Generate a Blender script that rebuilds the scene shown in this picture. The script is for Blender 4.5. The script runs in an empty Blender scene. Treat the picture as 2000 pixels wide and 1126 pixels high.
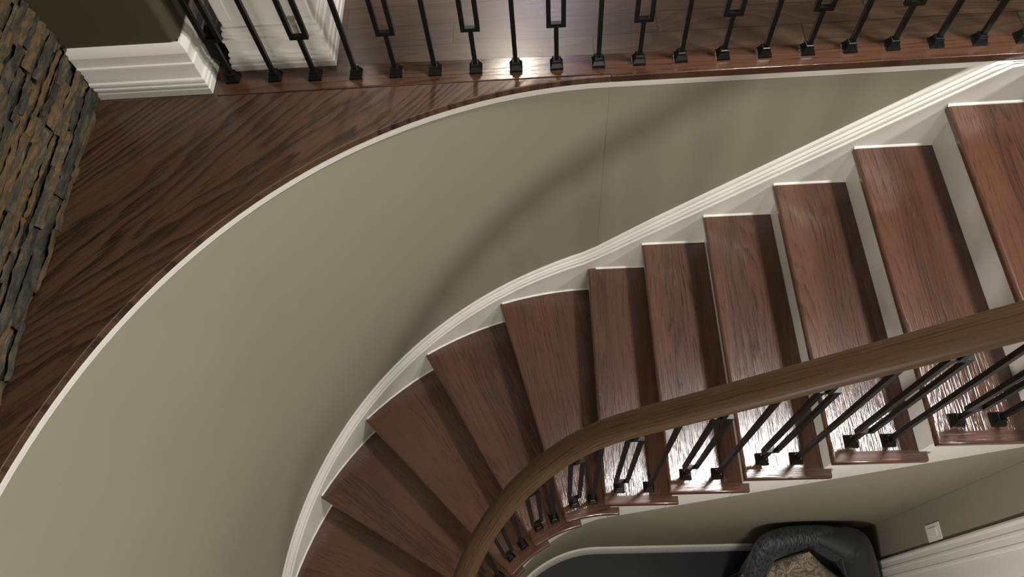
import bpy, bmesh, math, random
from mathutils import Vector, Matrix, noise
random.seed(7)
S = bpy.context.scene
COL = S.collection
PI = math.pi

# ------------------------------------------------------------------ world units: metres, z=0 is the upper floor
RISE, GO = 0.19, 0.21425
OX, OY = -1.0352, -1.556           # centre of the curved flight
RO, RI = 1.553, 0.559              # skirt face / open tread end
STEP = 14.75                       # degrees per winder tread
WIDTH = RO - RI
ZLOW = -2.66
OVER = 0.036
NT = 13

# ------------------------------------------------------------------ materials
def new_mat(name):
    m = bpy.data.materials.new(name); m.use_nodes = True
    nt = m.node_tree; nt.nodes.clear()
    out = nt.nodes.new('ShaderNodeOutputMaterial'); b = nt.nodes.new('ShaderNodeBsdfPrincipled')
    nt.links.new(b.outputs[0], out.inputs[0])
    return m, nt, b
def lin(c):
    return tuple(((x/255)/12.92 if x/255 <= .04045 else ((x/255+.055)/1.055)**2.4) for x in c) + (1,)
def ramp(nt, stops):
    r = nt.nodes.new('ShaderNodeValToRGB'); e = r.color_ramp.elements
    while len(e) < len(stops): e.new(.5)
    for i, (p, c) in enumerate(stops): e[i].position = p; e[i].color = c
    return r
def math_node(nt, op, a, b=None):
    n = nt.nodes.new('ShaderNodeMath'); n.operation = op
    for i, v in enumerate((a, b)):
        if v is None: continue
        if isinstance(v, (int, float)): n.inputs[i].default_value = v
        else: nt.links.new(v, n.inputs[i])
    return n.outputs[0]
def noise_node(nt, vec, scale, detail=2, rough=.5, dist=0):
    n = nt.nodes.new('ShaderNodeTexNoise'); n.inputs['Scale'].default_value = scale
    n.inputs['Detail'].default_value = detail; n.inputs['Roughness'].default_value = rough; n.inputs['Distortion'].default_value = dist
    if vec is not None: nt.links.new(vec, n.inputs['Vector'])
    return n.outputs['Fac']
def paint(name, col, rough=.5, bump=.02, scale=260, spec=.4):
    m, nt, b = new_mat(name)
    tc = nt.nodes.new('ShaderNodeTexCoord')
    big = noise_node(nt, tc.outputs['Object'], 1.3, 3)
    r = ramp(nt, [(.3, tuple(x*.95 for x in col[:3])+(1,)), (.7, tuple(min(1, x*1.04) for x in col[:3])+(1,))])
    nt.links.new(big, r.inputs[0]); nt.links.new(r.outputs[0], b.inputs['Base Color'])
    b.inputs['Roughness'].default_value = rough; b.inputs['Specular IOR Level'].default_value = spec
    f = noise_node(nt, tc.outputs['Object'], scale, 2)
    bp = nt.nodes.new('ShaderNodeBump'); bp.inputs['Strength'].default_value = bump; bp.inputs['Distance'].default_value = .002
    nt.links.new(f, bp.inputs['Height']); nt.links.new(bp.outputs[0], b.inputs['Normal'])
    return m
def wood(name, dark, mid, light, rings=16, linear=26, plank=.085, rough=.22, coat=.5, bump=.25, tone=.16, coord='UV', pore=.45, lfreq=1.0, ringc=.30, spec=.5, swirl=(4.5,.75)):
    """oak: u across the grain, v along it; stain soaks into the pores"""
    m, nt, b = new_mat(name)
    L = nt.links.new
    if coord == 'UV':
        uvn = nt.nodes.new('ShaderNodeUVMap'); uvn.uv_map = 'UVMap'; src = uvn.outputs[0]
    else:
        src = nt.nodes.new('ShaderNodeTexCoord').outputs['Object']
    oi = nt.nodes.new('ShaderNodeObjectInfo')
    sep = nt.nodes.new('ShaderNodeSeparateXYZ'); L(src, sep.inputs[0])
    rnd = oi.outputs['Random']
    u = sep.outputs[0]; v = sep.outputs[1]
    uo = math_node(nt, 'ADD', u, math_node(nt, 'MULTIPLY', rnd, 13.0))
    vo = math_node(nt, 'ADD', v, math_node(nt, 'MULTIPLY', rnd, 31.0))
    pk = math_node(nt, 'FLOOR', math_node(nt, 'DIVIDE', uo, plank))
    wn = nt.nodes.new('ShaderNodeTexWhiteNoise'); wn.noise_dimensions = '1D'; L(pk, wn.inputs['W'])
    pr = wn.outputs['Value']
    def vec(su, sv, poff):
        c = nt.nodes.new('ShaderNodeCombineXYZ')
        L(math_node(nt, 'MULTIPLY', uo, su), c.inputs[0]); L(math_node(nt, 'MULTIPLY', vo, sv), c.inputs[1])
        L(math_node(nt, 'MULTIPLY', pr, poff), c.inputs[2]); return c.outputs[0]
    sw = noise_node(nt, vec(swirl[0], swirl[1], 9), 1.0, 1, .4, .3)
    wob = noise_node(nt, vec(30, 5, 4), 1.0, 2, .5)
    f = math_node(nt, 'ADD', math_node(nt, 'MULTIPLY', sw, rings), math_node(nt, 'MULTIPLY', uo, linear*lfreq))
    f = math_node(nt, 'ADD', f, math_node(nt, 'MULTIPLY', wob, 1.5))
    fr = math_node(nt, 'FRACT', f)
    # slow rise and quick but soft fall, so each growth ring has a dark late edge
    ring = math_node(nt, 'POWER', fr, 2.0)
    fall = math_node(nt, 'MINIMUM', 1.0, math_node(nt, 'MULTIPLY', math_node(nt, 'SUBTRACT', 1.0, fr), 6.0))
    ring = math_node(nt, 'MULTIPLY', ring, fall)
    amp = noise_node(nt, vec(9, 1.1, 2), 1.0, 2, .5)
    ring = math_node(nt, 'MULTIPLY', ring, math_node(nt, 'MAXIMUM', 0.0, math_node(nt, 'SUBTRACT', math_node(nt, 'MULTIPLY', amp, 3.4), .75)))
    ring = math_node(nt, 'MULTIPLY', ring, math_node(nt, 'ADD', .35, math_node(nt, 'MULTIPLY', noise_node(nt, vec(300, 22, 6), 1.0, 2, .6), 1.3)))
    pores = noise_node(nt, vec(330, 10, 3), 1.0, 2, .6)
    pores = math_node(nt, 'MINIMUM', 1.2, math_node(nt, 'MAXIMUM', 0.0, math_node(nt, 'MULTIPLY', math_node(nt, 'SUBTRACT', pores, .40), 2.6)))
    pores = math_node(nt, 'MULTIPLY', pores, math_node(nt, 'ADD', .6, math_node(nt, 'MULTIPLY', ring, .9)))
    streak = noise_node(nt, vec(60, 1.2, 5), 1.0, 3, .6)
    t = math_node(nt, 'ADD', math_node(nt, 'MULTIPLY', ring, ringc), math_node(nt, 'MULTIPLY', pores, pore))
    t = math_node(nt, 'ADD', t, math_node(nt, 'MULTIPLY', math_node(nt, 'SUBTRACT', streak, .5), .55))
    t = math_node(nt, 'ADD', t, math_node(nt, 'MULTIPLY', math_node(nt, 'SUBTRACT', pr, .5), tone*2))
    t = math_node(nt, 'ADD', t, math_node(nt, 'MULTIPLY', math_node(nt, 'SUBTRACT', rnd, .5), tone))
    r = ramp(nt, [(.08, light), (.42, mid), (.85, dark)])
    L(t, r.inputs[0]); L(r.outputs[0], b.inputs['Base Color'])
    b.inputs['Roughness'].default_value = rough
    b.inputs['Specular IOR Level'].default_value = spec; b.inputs['Coat Weight'].default_value = coat; b.inputs['Coat Roughness'].default_value = .12
    bp = nt.nodes.new('ShaderNodeBump'); bp.inputs['Strength'].default_value = bump; bp.inputs['Distance'].default_value = .0012
    h = math_node(nt, 'ADD', math_node(nt, 'MULTIPLY', ring, -.22), math_node(nt, 'MULTIPLY', pores, -1.0))
    L(h, bp.inputs['Height']); L(bp.outputs[0], b.inputs['Normal']); L(bp.outputs[0], b.inputs['Coat Normal'])
    return m

M = {}
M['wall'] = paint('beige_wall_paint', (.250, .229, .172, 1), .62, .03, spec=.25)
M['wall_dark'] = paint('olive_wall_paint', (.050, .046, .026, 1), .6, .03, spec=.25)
M['white'] = paint('white_trim_paint', (.70, .675, .625, 1), .34, .008, 90)
M['ceiling'] = paint('ceiling_paint', (.62, .58, .52, 1), .8)
M['tread'] = wood('red_brown_oak', (.0175, .0080, .0052, 1), (.0430, .0178, .0108, 1), (.080, .034, .020, 1), rings=20, linear=38, rough=.22, bump=.34, coat=.6, tone=.16, ringc=.15, pore=.5, plank=.11)
M['return'] = wood('red_brown_oak_return', (.021, .0085, .0060, 1), (.048, .0185, .0125, 1), (.085, .036, .023, 1), rings=8, linear=60, rough=.26, coat=.5, plank=.5)
M['landing'] = wood('dark_oak_landing', (.011, .0056, .0030, 1), (.037, .0190, .0105, 1), (.078, .040, .022, 1), rings=26, linear=18, plank=.42, rough=.36, ringc=.46, coat=.25, bump=.4, tone=.05, swirl=(2.8, .5), pore=.38)
M['rail'] = wood('walnut_brown_handrail', (.015, .0078, .0034, 1), (.040, .0208, .0102, 1), (.066, .037, .0185, 1), rings=2, linear=120, plank=2, rough=.5, coat=.0, spec=.18, bump=.15, tone=.02, swirl=(20, .5))
M['railboard'] = wood('oak_rail_board', (.018, .008, .005, 1), (.040, .017, .010, 1), (.07, .032, .019, 1), rings=6, linear=30, plank=.6, rough=.2, coat=.6, bump=.12, tone=.05, swirl=(8, .8))

def iron():
    m, nt, b = new_mat('black_wrought_iron')
    tc = nt.nodes.new('ShaderNodeTexCoord')
    f = noise_node(nt, tc.outputs['Object'], 90, 3)
    r = ramp(nt, [(.3, (.0035, .0035, .003, 1)), (.75, (.008, .008, .007, 1))]); nt.links.new(f, r.inputs[0]); nt.links.new(r.outputs[0], b.inputs['Base Color'])
    b.inputs['Roughness'].default_value = .34; b.inputs['Specular IOR Level'].default_value = .2
    bp = nt.nodes.new('ShaderNodeBump'); bp.inputs['Strength'].default_value = .1; bp.inputs['Distance'].default_value = .001
    nt.links.new(f, bp.inputs['Height']); nt.links.new(bp.outputs[0], b.inputs['Normal'])
    return m
M['iron'] = iron()

def planks():
    """narrow floor boards laid along x"""
    m, nt, b = new_mat('hallway_floor_boards'); L = nt.links.new
    uvn = nt.nodes.new('ShaderNodeTexCoord')
    sep = nt.nodes.new('ShaderNodeSeparateXYZ'); L(uvn.outputs['Object'], sep.inputs[0])
    x, y = sep.outputs[0], sep.outputs[1]
    row = math_node(nt, 'FLOOR', math_node(nt, 'DIVIDE', y, .088))
    wr = nt.nodes.new('ShaderNodeTexWhiteNoise'); wr.noise_dimensions = '1D'; L(row, wr.inputs['W'])
    xs = math_node(nt, 'ADD', math_node(nt, 'DIVIDE', x, .62), math_node(nt, 'MULTIPLY', wr.outputs['Value'], 5))
    colm = math_node(nt, 'FLOOR', xs)
    c = nt.nodes.new('ShaderNodeCombineXYZ'); L(row, c.inputs[0]); L(colm, c.inputs[1])
    wn = nt.nodes.new('ShaderNodeTexWhiteNoise'); wn.noise_dimensions = '2D'; L(c.outputs[0], wn.inputs['Vector'])
    def vec(su, sv):
        q = nt.nodes.new('ShaderNodeCombineXYZ'); L(math_node(nt, 'MULTIPLY', y, su), q.inputs[0]); L(math_node(nt, 'MULTIPLY', x, sv), q.inputs[1])
        L(math_node(nt, 'MULTIPLY', wn.outputs['Value'], 20), q.inputs[2]); return q.outputs[0]
    sw = noise_node(nt, vec(9, 1.4), 1, 1)
    ring = math_node(nt, 'FRACT', math_node(nt, 'ADD', math_node(nt, 'MULTIPLY', sw, 13), math_node(nt, 'MULTIPLY', y, 20)))
    fine = noise_node(nt, vec(260, 9), 1, 2)
    t = math_node(nt, 'ADD', math_node(nt, 'MULTIPLY', ring, .3), math_node(nt, 'MULTIPLY', fine, .35))
    t = math_node(nt, 'ADD', t, math_node(nt, 'MULTIPLY', math_node(nt, 'SUBTRACT', wn.outputs['Value'], .4), .28))
    r = ramp(nt, [(.05, (.085, .052, .032, 1)), (.45, (.048, .028, .017, 1)), (.9, (.022, .0125, .008, 1))]); L(t, r.inputs[0])
    fy = math_node(nt, 'ABSOLUTE', math_node(nt, 'SUBTRACT', math_node(nt, 'FRACT', math_node(nt, 'DIVIDE', y, .088)), .5))
    fx = math_node(nt, 'ABSOLUTE', math_node(nt, 'SUBTRACT', math_node(nt, 'FRACT', xs), .5))
    g1 = math_node(nt, 'GREATER_THAN', fy, .486); g2 = math_node(nt, 'GREATER_THAN', fx, .4975)
    gap = math_node(nt, 'MAXIMUM', g1, g2)
    mx = nt.nodes.new('ShaderNodeMixRGB'); L(gap, mx.inputs[0]); L(r.outputs[0], mx.inputs[1]); mx.inputs[2].default_value = (.012, .007, .004, 1)
    L(mx.outputs[0], b.inputs['Base Color'])
    b.inputs['Roughness'].default_value = .33; b.inputs['Coat Weight'].default_value = .3; b.inputs['Coat Roughness'].default_value = .22
    bp = nt.nodes.new('ShaderNodeBump'); bp.inputs['Strength'].default_value = .3; bp.inputs['Distance'].default_value = .001
    L(math_node(nt, 'SUBTRACT', math_node(nt, 'MULTIPLY', fine, .3), gap), bp.inputs['Height']); L(bp.outputs[0], b.inputs['Normal'])
    return m
M['planks'] = planks()

def stone():
    m, nt, b = new_mat('ledge_stone'); L = nt.links.new
    at = nt.nodes.new('ShaderNodeAttribute'); at.attribute_name = 'tone'
    tc = nt.nodes.new('ShaderNodeTexCoord')
    mp = nt.nodes.new('ShaderNodeMapping'); mp.inputs['Scale'].default_value = (1, .38, 1.5); L(tc.outputs['Object'], mp.inputs[0])
    n1 = noise_node(nt, mp.outputs[0], 21, 6, .72, .8); n2 = noise_node(nt, mp.outputs[0], 70, 4, .65)
    t = math_node(nt, 'ADD', math_node(nt, 'MULTIPLY', at.outputs['Fac'], .42), math_node(nt, 'MULTIPLY', n1, 1.35))
    t = math_node(nt, 'SUBTRACT', t, .42)
    r = ramp(nt, [(.14, (.008, .008, .007, 1)), (.3, (.030, .028, .018, 1)), (.42, (.062, .048, .025, 1)), (.54, (.125, .066, .019, 1)), (.66, (.045, .041, .027, 1)), (.86, (.145, .118, .072, 1))])
    L(t, r.inputs[0])
    mx = nt.nodes.new('ShaderNodeMixRGB'); mx.blend_type = 'MULTIPLY'; mx.inputs[0].default_value = .75
    r2 = ramp(nt, [(.3, (.3, .3, .3, 1)), (.6, (1.15, 1.15, 1.15, 1))]); L(n2, r2.inputs[0]); L(r.outputs[0], mx.inputs[1]); L(r2.outputs[0], mx.inputs[2])
    L(mx.outputs[0], b.inputs['Base Color']); b.inputs['Roughness'].default_value = .8
    bp = nt.nodes.new('ShaderNodeBump'); bp.inputs['Strength'].default_value = .8; bp.inputs['Distance'].default_value = .008
    L(math_node(nt, 'ADD', n1, math_node(nt, 'MULTIPLY', n2, .5)), bp.inputs['Height']); L(bp.outputs[0], b.inputs['Normal'])
    return m
M['stone'] = stone()

def fabric(name, c1, c2, scale=140, bump=.6, rough=.7, kind='weave'):
    m, nt, b = new_mat(name); L = nt.links.new
    tc = nt.nodes.new('ShaderNodeTexCoord')
    if kind == 'weave':
        w = nt.nodes.new('ShaderNodeTexVoronoi'); w.inputs['Scale'].default_value = scale
        mp = nt.nodes.new('ShaderNodeMapping'); mp.inputs['Scale'].default_value = (1, .45, .45); L(tc.outputs['Object'], mp.inputs[0]); L(mp.outputs[0], w.inputs['Vector'])
        f = w.outputs['Distance']
    else:
        a = noise_node(nt, tc.outputs['Object'], scale*.12, 2, .5, 2.5)
        f = math_node(nt, 'ABSOLUTE', math_node(nt, 'SUBTRACT', math_node(nt, 'FRACT', math_node(nt, 'MULTIPLY', a, 5)), .5))
        f = math_node(nt, 'MULTIPLY', f, 1.6)
    r = ramp(nt, [(.15, c1), (.65, c2)]); L(f, r.inputs[0]); L(r.outputs[0], b.inputs['Base Color'])
    b.inputs['Roughness'].default_value = rough; b.inputs['Sheen Weight'].default_value = .15
    bp = nt.nodes.new('ShaderNodeBump'); bp.inputs['Strength'].default_value = bump; bp.inputs['Distance'].default_value = .004
    L(f, bp.inputs['Height']); L(bp.outputs[0], b.inputs['Normal'])
    return m
M['wicker'] = fabric('charcoal_woven', (.005, .0065, .009, 1), (.036, .040, .050, 1), 105, .9, .5)
M['leather'] = fabric('charcoal_smooth', (.012, .014, .014, 1), (.02, .023, .023, 1), 300, .15, .6)
M['pillow'] = fabric('tan_scroll_fabric', (.10, .072, .05, 1), (.30, .235, .175, 1), 120, .3, .6, 'scroll')
M['plastic'] = paint('white_plastic', (.72, .70, .64, 1), .3, .0)
def darkfloor():
    m, nt, b = new_mat('dark_lower_floor'); tc = nt.nodes.new('ShaderNodeTexCoord')
    f = noise_node(nt, tc.outputs['Object'], 4, 4)
    r = ramp(nt, [(.3, (.012, .0145, .019, 1)), (.7, (.019, .022, .028, 1))]); nt.links.new(f, r.inputs[0]); nt.links.new(r.outputs[0], b.inputs['Base Color'])
    b.inputs['Roughness'].default_value = .5
    return m
M['lowfloor'] = darkfloor()

# ------------------------------------------------------------------ mesh helpers
def link(name, bm, mat, parent=None, smooth=False, loc=None, rotz=0, bevel=0, segs=2, angle=40, keep=None):
    me = bpy.data.meshes.new(name); bm.normal_update(); bm.to_mesh(me); bm.free()
    o = bpy.data.objects.new(name, me); COL.objects.link(o)
    me.materials.append(mat)
    if smooth:
        me.polygons.foreach_set('use_smooth', [True]*len(me.polygons))
        me.set_sharp_from_angle(angle=math.radians(angle))
    if loc is not None: o.location = loc
    o.rotation_euler.z = rotz
    if parent: o.parent = parent
    if bevel:
        b = o.modifiers.new('bevel', 'BEVEL'); b.width = bevel; b.segments = segs; b.limit_method = 'ANGLE'; b.angle_limit = math.radians(35)
        if keep:
            b.limit_method = 'WEIGHT'; at = me.attributes.new('bevel_weight_edge', 'FLOAT', 'EDGE')
            for i, e in enumerate(me.edges):
                c0, c1 = me.vertices[e.vertices[0]].co, me.vertices[e.vertices[1]].co
                at.data[i].value = 1.0 if keep(c0, c1) else 0.0
        me.polygons.foreach_set('use_smooth', [True]*len(me.polygons)); b.harden_normals = True
        me.set_sharp_from_angle(angle=math.radians(30))
    return o
def empty(name, loc, label, cat, group=None, rotz=0):
    o = bpy.data.objects.new(name, None); COL.objects.link(o); o.location = loc; o.rotation_euler.z = rotz; o.empty_display_size = .1
    o['label'] = label; o['category'] = cat
    if group: o['group'] = group
    return o
def struct(o): o['kind'] = 'structure'; return o
def box(bm, x0, x1, y0, y1, z0, z1):
    v = [bm.verts.new(p) for p in ((x0,y0,z0),(x1,y0,z0),(x1,y1,z0),(x0,y1,z0),(x0,y0,z1),(x1,y0,z1),(x1,y1,z1),(x0,y1,z1))]
    for f in ((3,2,1,0),(4,5,6,7),(0,1,5,4),(1,2,6,5),(2,3,7,6),(3,0,4,7)): bm.faces.new([v[i] for i in f])
    return v
def prism(bm, pts, z0, z1):
    """extrude a plan polygon (counter-clockwise)"""
    a = [bm.verts.new((x, y, z0)) for x, y in pts]; b = [bm.verts.new((x, y, z1)) for x, y in pts]
    n = len(pts)
    bm.faces.new(a[::-1]); bm.faces.new(b)
    for i in range(n): bm.faces.new((a[i], a[(i+1) % n], b[(i+1) % n], b[i]))
def set_uv(bm, fn):
    l = bm.loops.layers.uv.new('UVMap')
    for f in bm.faces:
        for lp in f.loops: lp[l].uv = fn(lp.vert.co)
def loft(bm, rings, closed=True, caps=True, uv=False):
    """skin a list of rings of points; with uv, u = perimeter, v = length"""
    R_ = [[bm.verts.new(p) for p in r] for r in rings]; n = len(rings[0])
    lay = bm.loops.layers.uv.new('UVMap') if uv else None
    vl = [0]
    for i in range(1, len(rings)): vl.append(vl[-1] + (Vector(rings[i][0]) - Vector(rings[i-1][0])).length)
    ul = [0]
    for j in range(n): ul.append(ul[-1] + (Vector(rings[0][(j+1) % n]) - Vector(rings[0][j])).length)
    for i in range(len(R_)-1):
        for j in range(n if closed else n-1):
            k = (j+1) % n
            f = bm.faces.new((R_[i][j], R_[i][k], R_[i+1][k], R_[i+1][j]))
            if uv:
                for lp, (a, b_) in zip(f.loops, ((j, i), (j+1, i), (j+1, i+1), (j, i+1))): lp[lay].uv = (ul[a], vl[b_])
    if caps and closed: bm.faces.new(R_[0][::-1]); bm.faces.new(R_[-1])
    bmesh.ops.recalc_face_normals(bm, faces=bm.faces[:])

# plan path around the flight: t<0 straight (metres before the curve), t>=0 degrees of the arc
def plan(R_, t):
    if t <= 0: return (OX - t, OY + R_)
    a = math.radians(t); return (OX - R_*math.sin(a), OY + R_*math.cos(a))
def plan_n(t):            # unit vector pointing away from the well
    if t <= 0: return (0, 1)
    a = math.radians(t); return (-math.sin(a), math.cos(a))
def nose_z(R_, t):        # height of the nosing line above plan point t at radius R_
    off = math.degrees(math.asin(OVER/R_)) if R_ > OVER else 0
    zs = -RISE + (OX - t)*RISE/GO if t <= 0 else None
    if t <= 0: return min(zs, 10)
    zc = -6*RISE - RISE*(t - off)/STEP
    return zc
def path(t0, t1, ds=.05, da=2.5):
    out = []; t = t0
    if t0 < 0:
        n = max(1, round(-t0/ds)); out += [t0 + (-t0)*i/n for i in range(n)]; t = 0
    n = max(1, round((t1-t)/da)); out += [t + (t1-t)*i/n for i in range(n+1)]
    return out
def sweep(bm, R_, ts, prof, zf, uv=False):
    """prof: (inward offset, z offset)"""
    rings = []
    for t in ts:
        x, y = plan(R_, t); nx, ny = plan_n(t); z = zf(t)
        rings.append([(x - nx*d, y - ny*d, z + h) for d, h in prof])
    loft(bm, rings, uv=uv)

# ------------------------------------------------------------------ camera
f_px = 1408.7
cam_d = bpy.data.cameras.new('camera'); cam = bpy.data.objects.new('camera', cam_d); COL.objects.link(cam)
cam_d.sensor_width = 36; cam_d.lens = 36*f_px/2000; cam_d.clip_start = .02
R3 = Matrix(((0.9979142, 0.0408486, 0.0499862), (-0.0135688, 0.8897604, -0.4562262), (-0.0631119, 0.4545964, 0.8884588)))
mw = R3.to_4x4(); mw.translation = (-1.24419, -1.49283, 1.60189); cam.matrix_world = mw
S.camera = cam

# ------------------------------------------------------------------ the setting
RW = 1.578
# curved outer wall under the upper floor edge (painted), 12 cm thick
bm = bmesh.new()
sweep(bm, RW, path(0, 135), [(0, 0), (0, ZLOW+.03), (-.12, ZLOW+.03), (-.12, 0)], lambda t: -.03)
struct(link('wall_left', bm, M['wall'], smooth=True))
bm = bmesh.new(); box(bm, OX, 1.6, OY+RW-.0006, OY+RW+.1194, ZLOW, -.03)
struct(link('wall_back', bm, M['wall']))
# white fascia under the floor nosing
bm = bmesh.new()
sweep(bm, RW, path(-2.6, 135), [(0, -.0265), (.008, -.0265), (.008, -.041), (.005, -.048), (.005, -.053), (0, -.056)], lambda t: 0)
struct(link('trim_1', bm, M['white'], smooth=True))

# upper floor: curved landing piece with rounded nosing
NE = 1.566
ts = path(0, 118, da=2)
pts = [plan(NE, t) for t in ts]
poly = pts + [(-2.75, pts[-1][1]), (-2.75, .0185), (OX, .0185)]
bm = bmesh.new(); prism(bm, poly[::-1], -.026, 0)
ca, sa = math.cos(math.radians(43)), math.sin(math.radians(43))
set_uv(bm, lambda c: (-c.x*sa + c.y*ca, c.x*ca + c.y*sa))
bmesh.ops.recalc_face_normals(bm, faces=bm.faces[:])
struct(link('floor', bm, M['landing'], bevel=.003, segs=3))
# straight rail board that carries the balcony balusters
bm = bmesh.new()
def by(x): return .0945 if x > -1.2 else .0945 + (-.0225)*(x+1.2)
prism(bm, [(OX, OY+NE), (1.6, OY+NE), (1.6, .078), (OX, .098), (-2.21, .122), (-2.21, .0195), (OX, .0195)], -.026, .0008)
set_uv(bm, lambda c: (c.y, c.x))
bmesh.ops.recalc_face_normals(bm, faces=bm.faces[:])
struct(link('trim_2', bm, M['railboard'], bevel=.0025, segs=2))
# hallway boards behind it
bm = bmesh.new(); prism(bm, [(1.6, .079), (1.6, 3.6), (-2.8, 3.6), (-2.8, .019), (-2.2105, .0195), (-2.2105, .1225), (OX, .0985)], -.03, -.002)
bmesh.ops.recalc_face_normals(bm, faces=bm.faces[:])
struct(link('floor', bm, M['planks']))
# slab under the upper floor
bm = bmesh.new(); box(bm, OX, 1.6, OY+RW+.12, 3.6, -.3, -.032); struct(link('floor', bm, M['ceiling']))
# lower floor
bm = bmesh.new(); box(bm, -3.4, 3.2, -4.6, .3, ZLOW-.1, ZLOW); struct(link('floor', bm, M['lowfloor']))
# ceiling and far walls of the two storeys
bm = bmesh.new(); box(bm, -2.9, 3.2, -4.6, 3.7, 2.5, 2.6); struct(link('ceiling', bm, M['ceiling']))
bm = bmesh.new(); box(bm, -2.9, 3.2, 3.6, 3.7, -.03, 2.5); struct(link('wall_hall_back', bm, M['wall']))
bm = bmesh.new(); box(bm, -3.4, 3.2, -4.7, -4.6, ZLOW, 2.5); struct(link('wall_front', bm, M['wall']))
bm = bmesh.new(); box(bm, 3.2, 3.3, -4.6, 3.6, ZLOW, 2.5); struct(link('wall_right', bm, M['wall']))

# closed wall under the stair (inner side): straight then curved, top follows the flight
RU = RI + .034
SB = -.455                        # bottom of white stringer below the nosing line
def zi(t): return nose_z(RI+.03, t)
ts = path(-1.259, 165, ds=.06, da=2.5)
bm = bmesh.new(); rings = []
for t in ts:
    x, y = plan(RU, t); nx, ny = plan_n(t); zt = max(zi(t) + SB + .002, ZLOW + .02)
    rings.append([(x, y, ZLOW), (x + nx*.1, y + ny*.1, ZLOW), (x + nx*.1, y + ny*.1, zt), (x, y, zt)])
loft(bm, rings)
struct(link('wall_under_stair', bm, M['wall'], smooth=True))
bm = bmesh.new()
sweep(bm, RU, path(-1.259, 165, ds=.3), [(0, 0), (.02, 0), (.02, .1), (.014, .12), (.01, .135), (0, .14)], lambda t: ZLOW)
struct(link('baseboard_stair', bm, M['white'], smooth=True))
# wall at right of the armchair, running towards the viewer, with a white panelled door beside
XB = .2245
bm = bmesh.new(); box(bm, XB, XB+.12, -1.205, OY+RI+.0338, ZLOW, -.032); box(bm, XB, XB+.12, -1.975, -1.205, ZLOW+2.31, -.032); box(bm, XB, XB+.12, -4.6, -1.975, ZLOW, -.032)
struct(link('wall_right_lower', bm, M['wall']))
# floor at the head of the stairs
bm = bmesh.new(); xl = GO - .001
prism(bm, [(xl, OY+RI), (XB, OY+RI), (XB, -4.6), (3.2, -4.6), (3.2, OY+NE-.0005), (xl, OY+NE-.0005)], -.03, -.0002)
set_uv(bm, lambda c: (c.x, c.y)); bmesh.ops.recalc_face_normals(bm, faces=bm.faces[:])
struct(link('floor', bm, M['tread']))
bm = bmesh.new(); box(bm, GO+OVER, GO+OVER+.018, OY+RI+.03, OY+RO, -RISE+.0002, -.0305); struct(link('trim_4', bm, M['white']))

# ------------------------------------------------------------------ left pillar, white column, stone wall
def base_ring(x0, x1, y0, y1, prof):
    """mitred baseboard: prof (outward, z); sides: front (-y) and right (+x)"""
    bm = bmesh.new(); rings = []
    path_ = [(x0, y0, 0, -1), (x1, y0, 1, -1), (x1, y1, 1, 0)]
    for x, y, nx, ny in path_:
        rings.append([(x + nx*d, y + ny*d, z) for d, z in prof])
    loft(bm, rings); return bm
P1 = [(-.002, 0), (.020, 0), (.020, .022), (.017, .026), (.020, .034), (.0195, .040), (.015, .044), (.018, .051), (.017, .058), (.012, .062), (.012, .108), (.015, .111), (.015, .119), (.011, .122), (.011, .15), (.014, .158), (.012, .172), (.004, .186), (-.002, .188)]
# olive pillar with rounded (bullnose) corner
def rounded_wall(x0, x1, y0, y1, r, z0, z1):
    bm = bmesh.new(); pts = [(x0, y0)]
    for i in range(9):
        a = math.radians(-90 + 90*i/8); pts.append((x1 - r + r*math.cos(a), y0 + r + r*math.sin(a)))
    pts += [(x1, y1), (x0, y1)]; prism(bm, pts, z0, z1); return bm
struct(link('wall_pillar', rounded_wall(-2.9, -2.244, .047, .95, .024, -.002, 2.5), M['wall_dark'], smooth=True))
struct(link('baseboard_left', base_ring(-2.575, -2.244, .047, .95, P1), M['white'], smooth=True, angle=25))
# white square column with tall stacked base
CX0, CX1, CY0, CY1 = -2.150, -1.882, .137, .55
bm = bmesh.new(); box(bm, CX0, CX1, CY0, CY1, 0, 2.5)
# shallow raised frame on the front and side faces
for (a, b_) in ((.0, .035), (CX1-CX0-.035, CX1-CX0)): box(bm, CX0+a, CX0+b_, CY0-.004, CY0+.002, .17, 2.5)
struct(link('wall_column', bm, M['white'], bevel=.003, segs=2))
def base_wrap(x0, x1, y0, y1, prof):
    bm = bmesh.new(); rings = []
    for x, y, nx, ny in [(x0, y1, -1, 0), (x0, y0, -1, -1), (x1, y0, 1, -1), (x1, y1, 1, 0)]:
        rings.append([(x + nx*d, y + ny*d, z) for d, z in prof])
    loft(bm, rings); return bm
P2 = [(-.002, 0), (.025, 0), (.025, .020), (.021, .023), (.023, .034), (.022, .042), (.016, .046), (.019, .056), (.017, .062), (.013, .066), (.013, .102), (.016, .105), (.015, .113), (.009, .117), (.011, .127), (.008, .135), (.004, .138), (.006, .148), (-.002, .15)]
struct(link('baseboard_column', base_wrap(CX0, CX1, CY0, CY1, P2), M['white'], smooth=True, angle=25))
# small black iron bracket between pillar and column
bm = bmesh.new()
vs = [bm.verts.new(p) for p in ((-2.222,.118,.055),(-2.196,.122,.02),(-2.186,.128,.06),(-2.186,.13,.115),(-2.205,.124,.15),(-2.22,.118,.13))]
ws = [bm.verts.new((v.co.x, v.co.y+.03, v.co.z)) for v in vs]
bm.faces.new(vs); bm.faces.new(ws[::-1])
for i in range(6): bm.faces.new((vs[i], ws[i], ws[(i+1) % 6], vs[(i+1) % 6]))
bmesh.ops.recalc_face_normals(bm, faces=bm.faces[:])
o = link('wall_bracket', bm, M['iron'], bevel=.002); o['label'] = 'small black iron bracket fixed between the olive wall end and the white column'; o['category'] = 'bracket'

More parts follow.
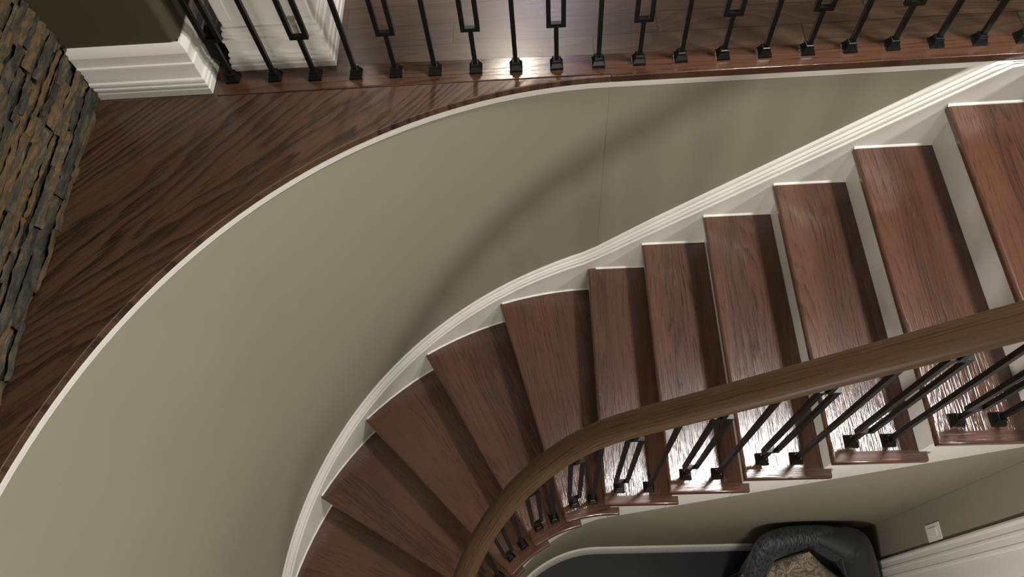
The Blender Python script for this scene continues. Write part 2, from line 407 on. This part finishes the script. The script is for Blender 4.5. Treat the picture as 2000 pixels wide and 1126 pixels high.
# stacked ledge stone facing the landing (normal +x)
def stone_wall():
    bm = bmesh.new(); lay = bm.verts.layers.float.new('tone')
    z = 0.0; rnd = random.Random(11)
    while z < 1.25:
        h = rnd.choice((.010, .013, .016, .020, .026, .034)); y = .16 + rnd.uniform(0, .1)
        rowd = rnd.uniform(-.004, .006)
        while y > -1.95:
            w = rnd.uniform(.07, .34)*(.75 + h*12)
            d = rowd + rnd.uniform(.0, .018)*(1 if rnd.random() < .8 else 1.6); tone = rnd.random(); tilt = rnd.uniform(-.004, .004)
            ny = max(3, int(w/.011)); nz = max(2, int(h/.007)); grid = []
            for i in range(ny+1):
                row = []
                for j in range(nz+1):
                    yy = y - w*i/ny; zz = z + h*j/nz
                    edge = min(i, ny-i, 1)*min(j, nz-j, 1)
                    p = Vector((yy*7, zz*30, tone*40))
                    n = noise.fractal(p, 1.0, 2.0, 5)*.008 + noise.noise(Vector((yy*45, zz*110, 3+tone*9)))*.0045 + noise.noise(Vector((yy*120, zz*160, tone*5)))*.002
                    xx = -2.584 + d + n + tilt*(2*j/nz-1) - (0 if edge else .006 + .006*noise.noise(Vector((yy*40, zz*40, 1)))**2)
                    vv = bm.verts.new((xx, yy + noise.noise(Vector((zz*60, yy*20, 5)))*.006, zz + noise.noise(Vector((yy*22, zz*30, 9)))*.006))
                    vv[lay] = tone; row.append(vv)
                grid.append(row)
            for i in range(ny):
                for j in range(nz): bm.faces.new((grid[i][j], grid[i][j+1], grid[i+1][j+1], grid[i+1][j]))
            y -= w
        z += h
    b = box(bm, -2.95, -2.598, -2.0, .16, 0, 2.5)
    for v in b: v[lay] = .2
    bmesh.ops.recalc_face_normals(bm, faces=bm.faces[:])
    return bm
struct(link('wall_stone', stone_wall(), M['stone'], smooth=True, angle=50))

# ------------------------------------------------------------------ staircase
stair = empty('staircase', (OX, OY, ZLOW), 'curved staircase with red-brown oak treads, white risers and white stringers', 'staircase')
inv = Matrix.Translation((-OX, -OY, -ZLOW))
def sobj(name, bm, mat, parent=stair, **k):
    bm.transform(Matrix.Translation((-OX, -OY, -ZLOW)))
    return link(name, bm, mat, parent, **k)
TH = .03
def arc(R_, t0, t1, n=10): return [plan(R_, t0 + (t1-t0)*i/n) for i in range(n+1)]
for k in range(NT):
    z = -RISE*(k+1)
    if k <= 5:
        xf = -k*GO; xb = -(k-1)*GO + OVER + .01
        if k == 0: xb = GO + OVER + .01
        y0, y1 = OY+RI, OY+RO-.003
        yr = y0 + .034
        main = [(xf, yr), (xb, yr), (xb, y1), (xf, y1)]
        xr = xf + .272
        ret = [(xf, y0), (xr, y0), (xr, yr-.0002), (xf, yr-.0002)]
        loc = (xf, y0, z); rot = 0
    else:
        th = STEP*(k-5); tb = STEP*(k-6)
        a = math.radians(th); dx, dy = -math.sin(a), math.cos(a)          # outward
        fx, fy = -math.cos(a), -math.sin(a)                               # downstairs
        def nose(R_):
            s = math.sqrt(R_*R_ - OVER*OVER); return (OX + dx*s + fx*OVER, OY + dy*s + fy*OVER)
        def ang_front(R_): return th + math.degrees(math.asin(OVER/R_))
        ro, ri, rr = RO-.003, RI, RI+.034
        extra_o = -math.degrees(.012/ro)
        if k == 6: outer = [plan(ro, t) for t in (ang_front(ro), 14, 12, 10, 8, 6, 4, 2, 0)] + [(OX+.012, OY+ro)]; inner = [(OX+.012, OY+rr)] + arc(rr, 0, ang_front(rr), 8)
        else: outer = arc(ro, ang_front(ro), tb+extra_o, 12); inner = arc(rr, tb-math.degrees(.012/rr), ang_front(rr), 8)
        main = outer + inner
        extra = math.degrees(.036/ri)
        if k == 6: ret = [plan(ri, t) for t in (-.034, 0)] + arc(ri, .5, ang_front(ri), 9) + arc(rr-.0002, ang_front(rr), 0, 9) + [(OX+.034, OY+rr-.0002)]
        else: ret = arc(ri, tb-extra*.95, ang_front(ri), 10) + arc(rr-.0002, ang_front(rr), tb-extra*.95, 10)
        loc = None; rot = 0
    bm = bmesh.new(); prism(bm, main, z-TH, z); bmesh.ops.recalc_face_normals(bm, faces=bm.faces[:])
    if k <= 5: set_uv(bm, lambda c: (c.x - xf, c.y))
    else:
        am = math.radians(th - STEP*.5 + 2)
        set_uv(bm, lambda c, am=am: ((c.x-OX)*math.cos(am) + (c.y-OY)*math.sin(am), -(c.x-OX)*math.sin(am) + (c.y-OY)*math.cos(am)))
    # round the front and the wall end only; the seam with the return nosing stays flush
    def front(c, tol=.004):
        X, Y = c.x + OX, c.y + OY
        if k <= 5: return X < xf + tol
        return (X-OX)*fx + (Y-OY)*fy > OVER - tol
    def side(c, tol=.002): return abs(math.hypot(c.x if (k > 5 and c.x < 0) else 0, c.y) - RI) < tol
    def keep_t(a, b_): return front(a) and front(b_) and abs(a.z - b_.z) < 1e-5
    def keep_r(a, b_): return abs(a.z - b_.z) < 1e-5 and ((front(a) and front(b_)) or (side(a) and side(b_)))
    tr = sobj('tread', bm, M['tread'], bevel=.010, segs=4, keep=keep_t)
    bm = bmesh.new(); prism(bm, ret, z-TH, z); bmesh.ops.recalc_face_normals(bm, faces=bm.faces[:])
    if k <= 5: set_uv(bm, lambda c: (c.y, c.x))
    else: set_uv(bm, lambda c: (math.hypot(c.x-OX, c.y-OY), math.atan2(c.x-OX, c.y-OY)*RI))
    rn = sobj('return_nosing', bm, M['return'], parent=tr, bevel=.007, segs=3, keep=keep_r)
    # riser below the nosing
    bm = bmesh.new(); zb = z - RISE
    if k <= 5: box(bm, -k*GO+OVER, -k*GO+OVER+.018, OY+RI+.0282, OY+RO, zb, z-TH)
    else:
        p = [(OX+dx*R_-fx*s, OY+dy*R_-fy*s) for R_, s in ((RI+.0282, 0), (RO, 0), (RO, .018), (RI+.0282, .018))]
        prism(bm, p, zb, z-TH); bmesh.ops.recalc_face_normals(bm, faces=bm.faces[:])
    sobj('riser', bm, M['white'])
# outer stringer (skirt board against the curved wall)
def zo(t): return nose_z(RO, t)
def cap_top(t):
    if t <= -.2: return .127
    if t >= 8: return .107
    return .127 + (.107-.127)*(((t+.2)/.2)*.6 if t < 0 else .6 + .4*t/8)
def clampz(t, z): return min(z, -.0265 if t < -.5 else 9)
ts = path(-1.5, 113, ds=.04, da=2)
bm = bmesh.new(); rings = []
for t in ts:
    x, y = plan(RO, t); nx, ny = plan_n(t); z = zo(t); zt = clampz(t, z+.062); zb = max(min(z-.42, -.1), ZLOW)
    rings.append([(x, y, zb), (x + nx*.0235, y + ny*.0235, zb), (x + nx*.0235, y + ny*.0235, zt), (x, y, zt)])
loft(bm, rings)
skirt = sobj('outer_stringer', bm, M['white'], smooth=True)
CP = [(0, 1), (.004, .985), (.0075, .93), (.0095, .80), (.0095, .66), (.0125, .645), (.0165, .60), (.0175, .54), (.0155, .49), (.0150, .46), (.0195, .43), (.0225, .36), (.0235, .27), (.0225, .19), (.0205, .15), (.0215, .11), (.028, .09), (.0295, .04), (.028, 0), (0, 0)]
bm = bmesh.new(); rings = []
for t in path(-1.42, 113, ds=.04, da=2):
    x, y = plan(RW-.0005, t); nx, ny = plan_n(t); z = zo(t); b0 = .054; hh = cap_top(t) - b0
    rings.append([(x - nx*d, y - ny*d, clampz(t, z + b0 + hh*h)) for d, h in CP])
loft(bm, rings)
sobj('cap_moulding', bm, M['white'], parent=skirt, smooth=True, angle=50)
# caulk bead where treads meet the skirt
for k in range(NT):
    z = -RISE*(k+1)
    if k <= 5: tt = [-(OX + k*GO)*-1 for _ in (0,)]
    t_a = (-( -k*GO - OX)) if k <= 5 else None
    bm = bmesh.new()
    if k <= 5: tl = [-(( -(k-1)*GO + OVER) - OX), -((-k*GO-.0005) - OX)]
    else:
        tl = [STEP*(k-6) + (-.0 if k > 6 else 0)] + [STEP*(k-6) + (STEP + .95)*i/6 for i in range(1, 7)]
        if k == 6: tl[0] = 0
    sweep(bm, RO, tl, [(0, -.002), (.006, -.002), (.0055, .002), (.003, .005), (0, .0065)], lambda t: z)
    sobj('caulk_bead', bm, M['white'], parent=skirt, smooth=True)
# inner (open) stringer: sawtooth top hidden by the treads, straight lower edge
bm = bmesh.new()
def saw(t_lo, t_hi, k):
    """one stringer segment below tread k"""
    z = -RISE*(k+1) - TH
    tl = [t_lo + (t_hi-t_lo)*i/5 for i in range(6)]; rings = []
    for t in tl:
        x, y = plan(RI+.028, t); nx, ny = plan_n(t); zb = max(zi(t) + SB + .008*0, ZLOW)
        rings.append([(x, y, zb), (x + nx*.03, y + ny*.03, zb), (x + nx*.03, y + ny*.03, z), (x, y, z)])
    loft(bm, rings)
for k in range(NT):
    if k <= 5: saw(-(( -(k-1)*GO + OVER) - OX), -((-k*GO + OVER + .003) - OX), k)
    else: saw(STEP*(k-6), STEP*(k-5) - .3, k)
sobj('inner_stringer', bm, M['white'], smooth=False)

# ------------------------------------------------------------------ balusters and rails
def bar(bm, x, y, z0, z1, s, rot=0):
    h = s/2; c, s_ = math.cos(rot), math.sin(rot)
    v = box(bm, -h, h, -h, h, z0, z1)
    for q in v: a, b_ = q.co.x, q.co.y; q.co.x = x + a*c - b_*s_; q.co.y = y + a*s_ + b_*c
def shoe_bm():
    bm = bmesh.new()
    prof = [(.0190, 0), (.0190, .007), (.0175, .009), (.0130, .019), (.0120, .021), (.0120, .026), (.0105, .029), (.0085, .030)]
    rings = [[(-r, -r, z), (r, -r, z), (r, r, z), (-r, r, z)] for r, z in prof]; loft(bm, rings); return bm
_shoe = shoe_bm(); shoe_me = bpy.data.meshes.new('shoe'); _shoe.to_mesh(shoe_me); _shoe.free(); shoe_me.materials.append(M['iron'])
def baluster(parent, loc, rot, ztop, framed, f0, f1, fw=.052, s=.0127, sh=None):
    bm = bmesh.new()
    if framed:
        bar(bm, 0, 0, .004, f0, s)
        box(bm, -fw/2, fw/2, -s/2, s/2, f0, f0+s); box(bm, -fw/2, fw/2, -s/2, s/2, f1-s, f1)
        box(bm, -fw/2, -fw/2+s, -s/2, s/2, f0+s, f1-s); box(bm, fw/2-s, fw/2, -s/2, s/2, f0+s, f1-s)
        bar(bm, 0, 0, f1, ztop, s)
    else: bar(bm, 0, 0, .004, ztop, s)
    b = link('baluster', bm, M['iron'], parent); b.location = Vector(loc) - parent.location; b.rotation_euler.z = rot
    if framed: b['label'] = 'baluster with a tall open rectangular frame'
    s_ = bpy.data.objects.new('shoe', shoe_me); COL.objects.link(s_); s_.parent = b
    return b
RB = .622
HR = .78
def rail_z(t): return nose_z(RB, t) + HR
def sm_rail(t):
    # ease the joint between straight and curved pitch
    return rail_z(t)
sr = empty('stair_railing', (OX, OY+RB, -1.14), 'brown wooden handrail on black iron balusters along the open side of the curved stairs', 'railing')
bm = bmesh.new()
PR = [(-.0, .0285), (.016, .0275), (.027, .022), (.033, .012), (.034, .0), (.031, -.010), (.026, -.014), (.027, -.020), (.024, -.027), (.0, -.029)]
PR = [(a*1.1, b_*1.1) for a, b_ in PR]; PR = PR + [(-a, b_) for a, b_ in PR[-2:0:-1]]
ts = path(-1.6, 112, ds=.03, da=2.76); rings = []
cp_ = [Vector((*plan(RB + (.008 if t > 0 else 0), t), rail_z(t) + (.022*min(1, t/15) if t > 0 else 0))) for t in ts]
for _ in range(14): cp_ = [cp_[0]] + [(cp_[i-1]+2*cp_[i]+cp_[i+1])/4 for i in range(1, len(cp_)-1)] + [cp_[-1]]
for i, c in enumerate(cp_):
    tg = (cp_[min(i+1, len(cp_)-1)] - cp_[max(i-1, 0)]).normalized()
    n_ = Vector((-tg.y, tg.x, 0)).normalized()
    nx, ny = plan_n(ts[i])
    if n_.x*nx + n_.y*ny < 0: n_ = -n_
    up = n_.cross(tg); up = up if up.z > 0 else -up
    rings.append([tuple(c + n_*a + up*b_) for a, b_ in PR])
loft(bm, rings, uv=True); bm.transform(Matrix.Translation(-sr.location))
link('handrail', bm, M['rail'], sr, smooth=True, angle=60)
def add_b(t, k, framed):
    x, y = plan(RB, t); z = -RISE*(k+1)
    rot = 0 if t <= 0 else math.radians(t)
    top = rail_z(t) - .024*1.3 - z
    baluster(sr, (x, y, z), rot, top + .01, framed, .105, .675)
for k in range(0, 6):
    add_b(-((-k*GO + .061) - OX), k, True)
    add_b(-((-k*GO + .169) - OX), k, False)
for k in range(6, 12):
    add_b(STEP*(k-5) - 1.6, k, True); add_b(STEP*(k-5) - 8.4, k, False)

br = empty('balcony_railing', (-1.0, .0655, 0), 'black iron railing on the dark wood edge of the upper hallway', 'railing')
ux = [(-2.1683,.0845),(-2.0390,.0810),(-1.916,.0765),(-1.7908,.073),(-1.6697,.0715),(-1.5523,.070),(-1.4311,.0680),(-1.3121,.0660),(-1.1925,.0655),(-1.0703,.0655),(-.9520,.0655),(-.8305,.068),(-.709,.068),(-.59,.068),(-.4672,.068),(-.3472,.068),(-.2268,.068),(-.1042,.068),(.0163,.068),(.135,.068)]
ux += [(.135+.1205*i, .068) for i in range(1, 9)]
for i, (x, y) in enumerate(ux): baluster(br, (x, y-.004, .0008), 0, .93, i % 2 == 0, .150, .72, fw=.054)
bm = bmesh.new()
rings = []
for x, y in ((-2.24, .088), (-1.9, .076), (-1.5, .068), (-1.0, .066), (0, .066), (1.6, .066)):
    rings.append([(x, y + a, .945 + b_) for a, b_ in PR])
loft(bm, rings, uv=True); bm.transform(Matrix.Translation(-br.location)); link('handrail', bm, M['rail'], br, smooth=True, angle=60)

# ------------------------------------------------------------------ lower right corner: switch plate, door, armchair
# light switch plate on the wall facing the stairwell
sp = empty('light_switch', (XB, -1.076, -1.44), 'white light switch plate on the beige wall above the armchair', 'light switch')
bm = bmesh.new(); box(bm, -.006, 0, -.033, .033, -.057, .057); link('plate', bm, M['plastic'], sp, bevel=.0035, segs=3)
bm = bmesh.new()
v = box(bm, -.0105, -.0055, -.0165, .0165, -.033, .033)
link('rocker', bm, M['plastic'], sp, bevel=.0015)
# door casing and door leaf beyond the plate
yc = -1.117
bm = bmesh.new()
cp = [(0, 0), (-.016, -.001), (-.019, -.008), (-.017, -.014), (-.012, -.018), (-.012, -.034), (-.016, -.038), (-.016, -.046), (-.012, -.050), (-.011, -.070), (-.014, -.074), (-.013, -.082), (-.009, -.088), (0, -.09)]
rings = [[(XB + a, yc + b_, z) for a, b_ in cp] for z in (ZLOW, -.35)]
loft(bm, rings)
ye = yc - .95
rings = [[(XB + a, ye - b_, z) for a, b_ in cp] for z in (ZLOW, -.35)]; loft(bm, rings)
box(bm, XB-.013, XB, ye, yc, -.3499, -.262)
struct(link('trim_3', bm, M['white'], smooth=True, angle=20))
dr = bpy.data.objects.new('door_1', None); COL.objects.link(dr); dr.location = (XB-.002, yc-.0895, ZLOW); dr['kind'] = 'structure'
bm = bmesh.new(); box(bm, 0, .04, -.76, 0, .01, 2.3)
for z0, z1 in ((.2, .95), (1.1, 2.15)):
    for y0_, y1_ in ((-.68, -.42), (-.34, -.08)):
        box(bm, -.006, .001, y0_, y0_+.02, z0, z1); box(bm, -.006, .001, y1_-.02, y1_, z0, z1); box(bm, -.006, .001, y0_+.02, y1_-.02, z0, z0+.02); box(bm, -.006, .001, y0_+.02, y1_-.02, z1-.02, z1)
link('door_leaf', bm, M['white'], dr, bevel=.002)

# armchair with its back to the stair wall
ch = empty('armchair', (-.125, -1.34, ZLOW), 'charcoal woven armchair with a high back in the corner below the stairs', 'armchair')
def cobj(name, bm, mat, parent=ch, **k): return link(name, bm, mat, parent, **k)
KP = [(-.37, -.36, .60), (-.375, -.16, .61), (-.325, .02, .64), (-.262, .16, .75), (-.215, .275, .86), (-.13, .315, .88), (0, .325, .885), (.12, .315, .88), (.21, .29, .865), (.262, .17, .77), (.305, .02, .65), (.325, -.16, .61), (.32, -.36, .60)]
def spline(pts, n):
    out = []; m = len(pts)-1
    for i in range(n+1):
        u = m*i/n; j = min(int(u), m-1); t = u-j
        p = [Vector(pts[max(0, min(m, j+q))]) for q in (-1, 0, 1, 2)]
        out.append(.5*((2*p[1]) + (p[2]-p[0])*t + (2*p[0]-5*p[1]+4*p[2]-p[3])*t*t + (3*p[1]-p[0]-3*p[2]+p[3])*t**3))
    return out
def shell():
    bm = bmesh.new(); pts = spline(KP, 60); rings = []
    for i, p in enumerate(pts):
        tg = (pts[min(i+1, 60)] - pts[max(i-1, 0)]); n_ = Vector((tg.y, -tg.x, 0)).normalized(); n_ = -n_   # outward
        if n_.dot(Vector((p.x, p.y, 0))) < 0: n_ = -n_
        top = p.z; lean = .9 + .0*i
        def P(d, z): return tuple(Vector((p.x, p.y, 0)) + n_*(d - .06*(1 - z/.9)) + Vector((0, 0, z)))
        rings.append([P(-.055, .12), P(-.075, .38), P(-.07, top-.12), P(-.065, top-.045), P(-.04, top-.01), P(0, top), P(.03, top-.015), P(.04, top-.05), P(.03, top-.15), P(.015, .4), P(0, .12)])
    loft(bm, rings); return bm
cobj('backrest', shell(), M['wicker'], smooth=True, angle=80)
# smooth dark roll over the right half of the back and down to the right arm
bm = bmesh.new(); pts = spline(KP, 60)[30:52]; rings = []
for i, p in enumerate(pts):
    tg = (pts[min(i+1, len(pts)-1)] - pts[max(i-1, 0)]).normalized()
    n_ = Vector((tg.y, -tg.x, 0)).normalized()
    if n_.dot(Vector((p.x, p.y, 0))) < 0: n_ = -n_
    up = n_.cross(tg); up = up if up.z > 0 else -up
    f = min(1, (i+.6)/7, (len(pts)-i-.4)/4); c = p - n_*(.012 + .028*f) - Vector((0, 0, .030)) - up*.012*(1-f)
    rings.append([tuple(c + n_*math.cos(a)*(.030+.045*f) + up*math.sin(a)*(.034+.012*f)) for a in [2*PI*j/16 for j in range(16)]])
loft(bm, rings); cobj('padded_roll', bm, M['leather'], smooth=True, angle=80)
def puff(w, d, h, n=16, e=.35, pinch=0):
    bm = bmesh.new()
    top = [[None]*(n+1) for _ in range(n+1)]; bot = [[None]*(n+1) for _ in range(n+1)]
    for i in range(n+1):
        for j in range(n+1):
            u, v = 2*i/n-1, 2*j/n-1
            f = max(0, (1-u*u))**e * max(0, (1-v*v))**e
            x = u*w/2*(1-pinch*(1-abs(v))*(abs(u)**3)); y = v*d/2*(1-pinch*(1-abs(u))*(abs(v)**3))
            wr = .004*noise.noise(Vector((u*3, v*3, w*10)))
            t_ = bm.verts.new((x, y, f*h/2 + wr*f)); top[i][j] = t_
            bot[i][j] = t_ if f <= 1e-6 else bm.verts.new((x, y, -f*h/2))
    for i in range(n):
        for j in range(n):
            bm.faces.new((top[i][j], top[i+1][j], top[i+1][j+1], top[i][j+1]))
            try: bm.faces.new((bot[i][j], bot[i][j+1], bot[i+1][j+1], bot[i+1][j]))
            except ValueError: pass
    return bm
bm = puff(.52, .54, .15, e=.16); bm.transform(Matrix.Translation((-.03, -.09, .39)))
cobj('seat_cushion', bm, M['wicker'], smooth=True, angle=80)
bm = bmesh.new(); prism(bm, [(-.32, -.35), (.27, -.35), (.28, .0), (.2, .2), (.1, .25), (-.15, .25), (-.26, .2), (-.32, 0)], .10, .32)
cobj('seat_base', bm, M['wicker'], bevel=.01)
for sx, sy in ((-.27, -.28), (.22, -.28), (-.19, .18), (.15, .18)):
    bm = bmesh.new(); rings = [[(sx + r*math.cos(a), sy + r*math.sin(a), z) for a in [2*PI*i/12 for i in range(12)]] for r, z in ((.015, 0), (.02, .05), (.026, .105))]
    loft(bm, rings); cobj('leg', bm, M['leather'], smooth=True)
tp = link('throw_pillow', puff(.36, .36, .12, n=18, e=.42, pinch=.10), M['pillow'], smooth=True, angle=80)
tp['label'] = 'tan scroll-patterned throw pillow leaning on the armchair'; tp['category'] = 'pillow'
X_ = Vector((1, -.12, 0)).normalized(); Y_ = Vector((0, .40, .916)); Y_ = (Y_ - X_*Y_.dot(X_)).normalized(); Z_ = X_.cross(Y_)
mt = Matrix((X_, Y_, Z_)).transposed().to_4x4(); mt.translation = (-.178, -1.20, -1.995)
tp.matrix_world = mt @ Matrix.Rotation(math.radians(45), 4, 'Z')

# ------------------------------------------------------------------ lights
def area(name, loc, target, size, power, col, shape='DISK', size_y=None, spread=180):
    d = bpy.data.lights.new(name, 'AREA'); d.shape = shape; d.size = size
    if size_y: d.size_y = size_y
    d.energy = power; d.color = col; d.spread = math.radians(spread)
    o = bpy.data.objects.new(name, d); COL.objects.link(o); o.location = loc
    o.rotation_euler = (Vector(target) - Vector(loc)).to_track_quat('-Z', 'Y').to_euler()
    return o
def point(name, loc, r, power, col):
    d = bpy.data.lights.new(name, 'POINT'); d.shadow_soft_size = r; d.energy = power; d.color = col
    o = bpy.data.objects.new(name, d); COL.objects.link(o); o.location = loc; return o
WARM = (1, .84, .66); NEUT = (1, .955, .885)
area('stair_ceiling_light', (.13, -.20, 2.44), (.1, -.2, 0), .38, 84, (1, .98, .95))
area('landing_ceiling_light', (1.9, -1.5, 2.44), (.3, -.6, -1), .45, 80, NEUT)
point('stairwell_pendant', (-.93, -2.15, -.2), .10, 54, NEUT)
area('upper_fill_light', (-2.0, -3.0, 2.42), (-1.2, -.8, -1), .9, 14, NEUT)  # soft fill added to lift risers, treads and wall; no real fixture here
area('hall_ceiling_light', (-1.41, 2.38, 2.47), (-1.41, 1.9, 0), .14, 13, WARM, spread=120)
area('hall_cool_light', (-1.22, 3.1, 2.46), (-1.2, 2.2, 0), .5, 5, (.62, .62, 1), 'RECTANGLE', .4, spread=120)

w = bpy.data.worlds.new('world'); S.world = w; w.use_nodes = True
w.node_tree.nodes['Background'].inputs[0].default_value = (1, .92, .8, 1); w.node_tree.nodes['Background'].inputs[1].default_value = .08
S.view_settings.view_transform = 'Standard'; S.view_settings.look = 'None'; S.view_settings.gamma = 1; S.view_settings.use_curve_mapping = False
S.view_settings.exposure = .26
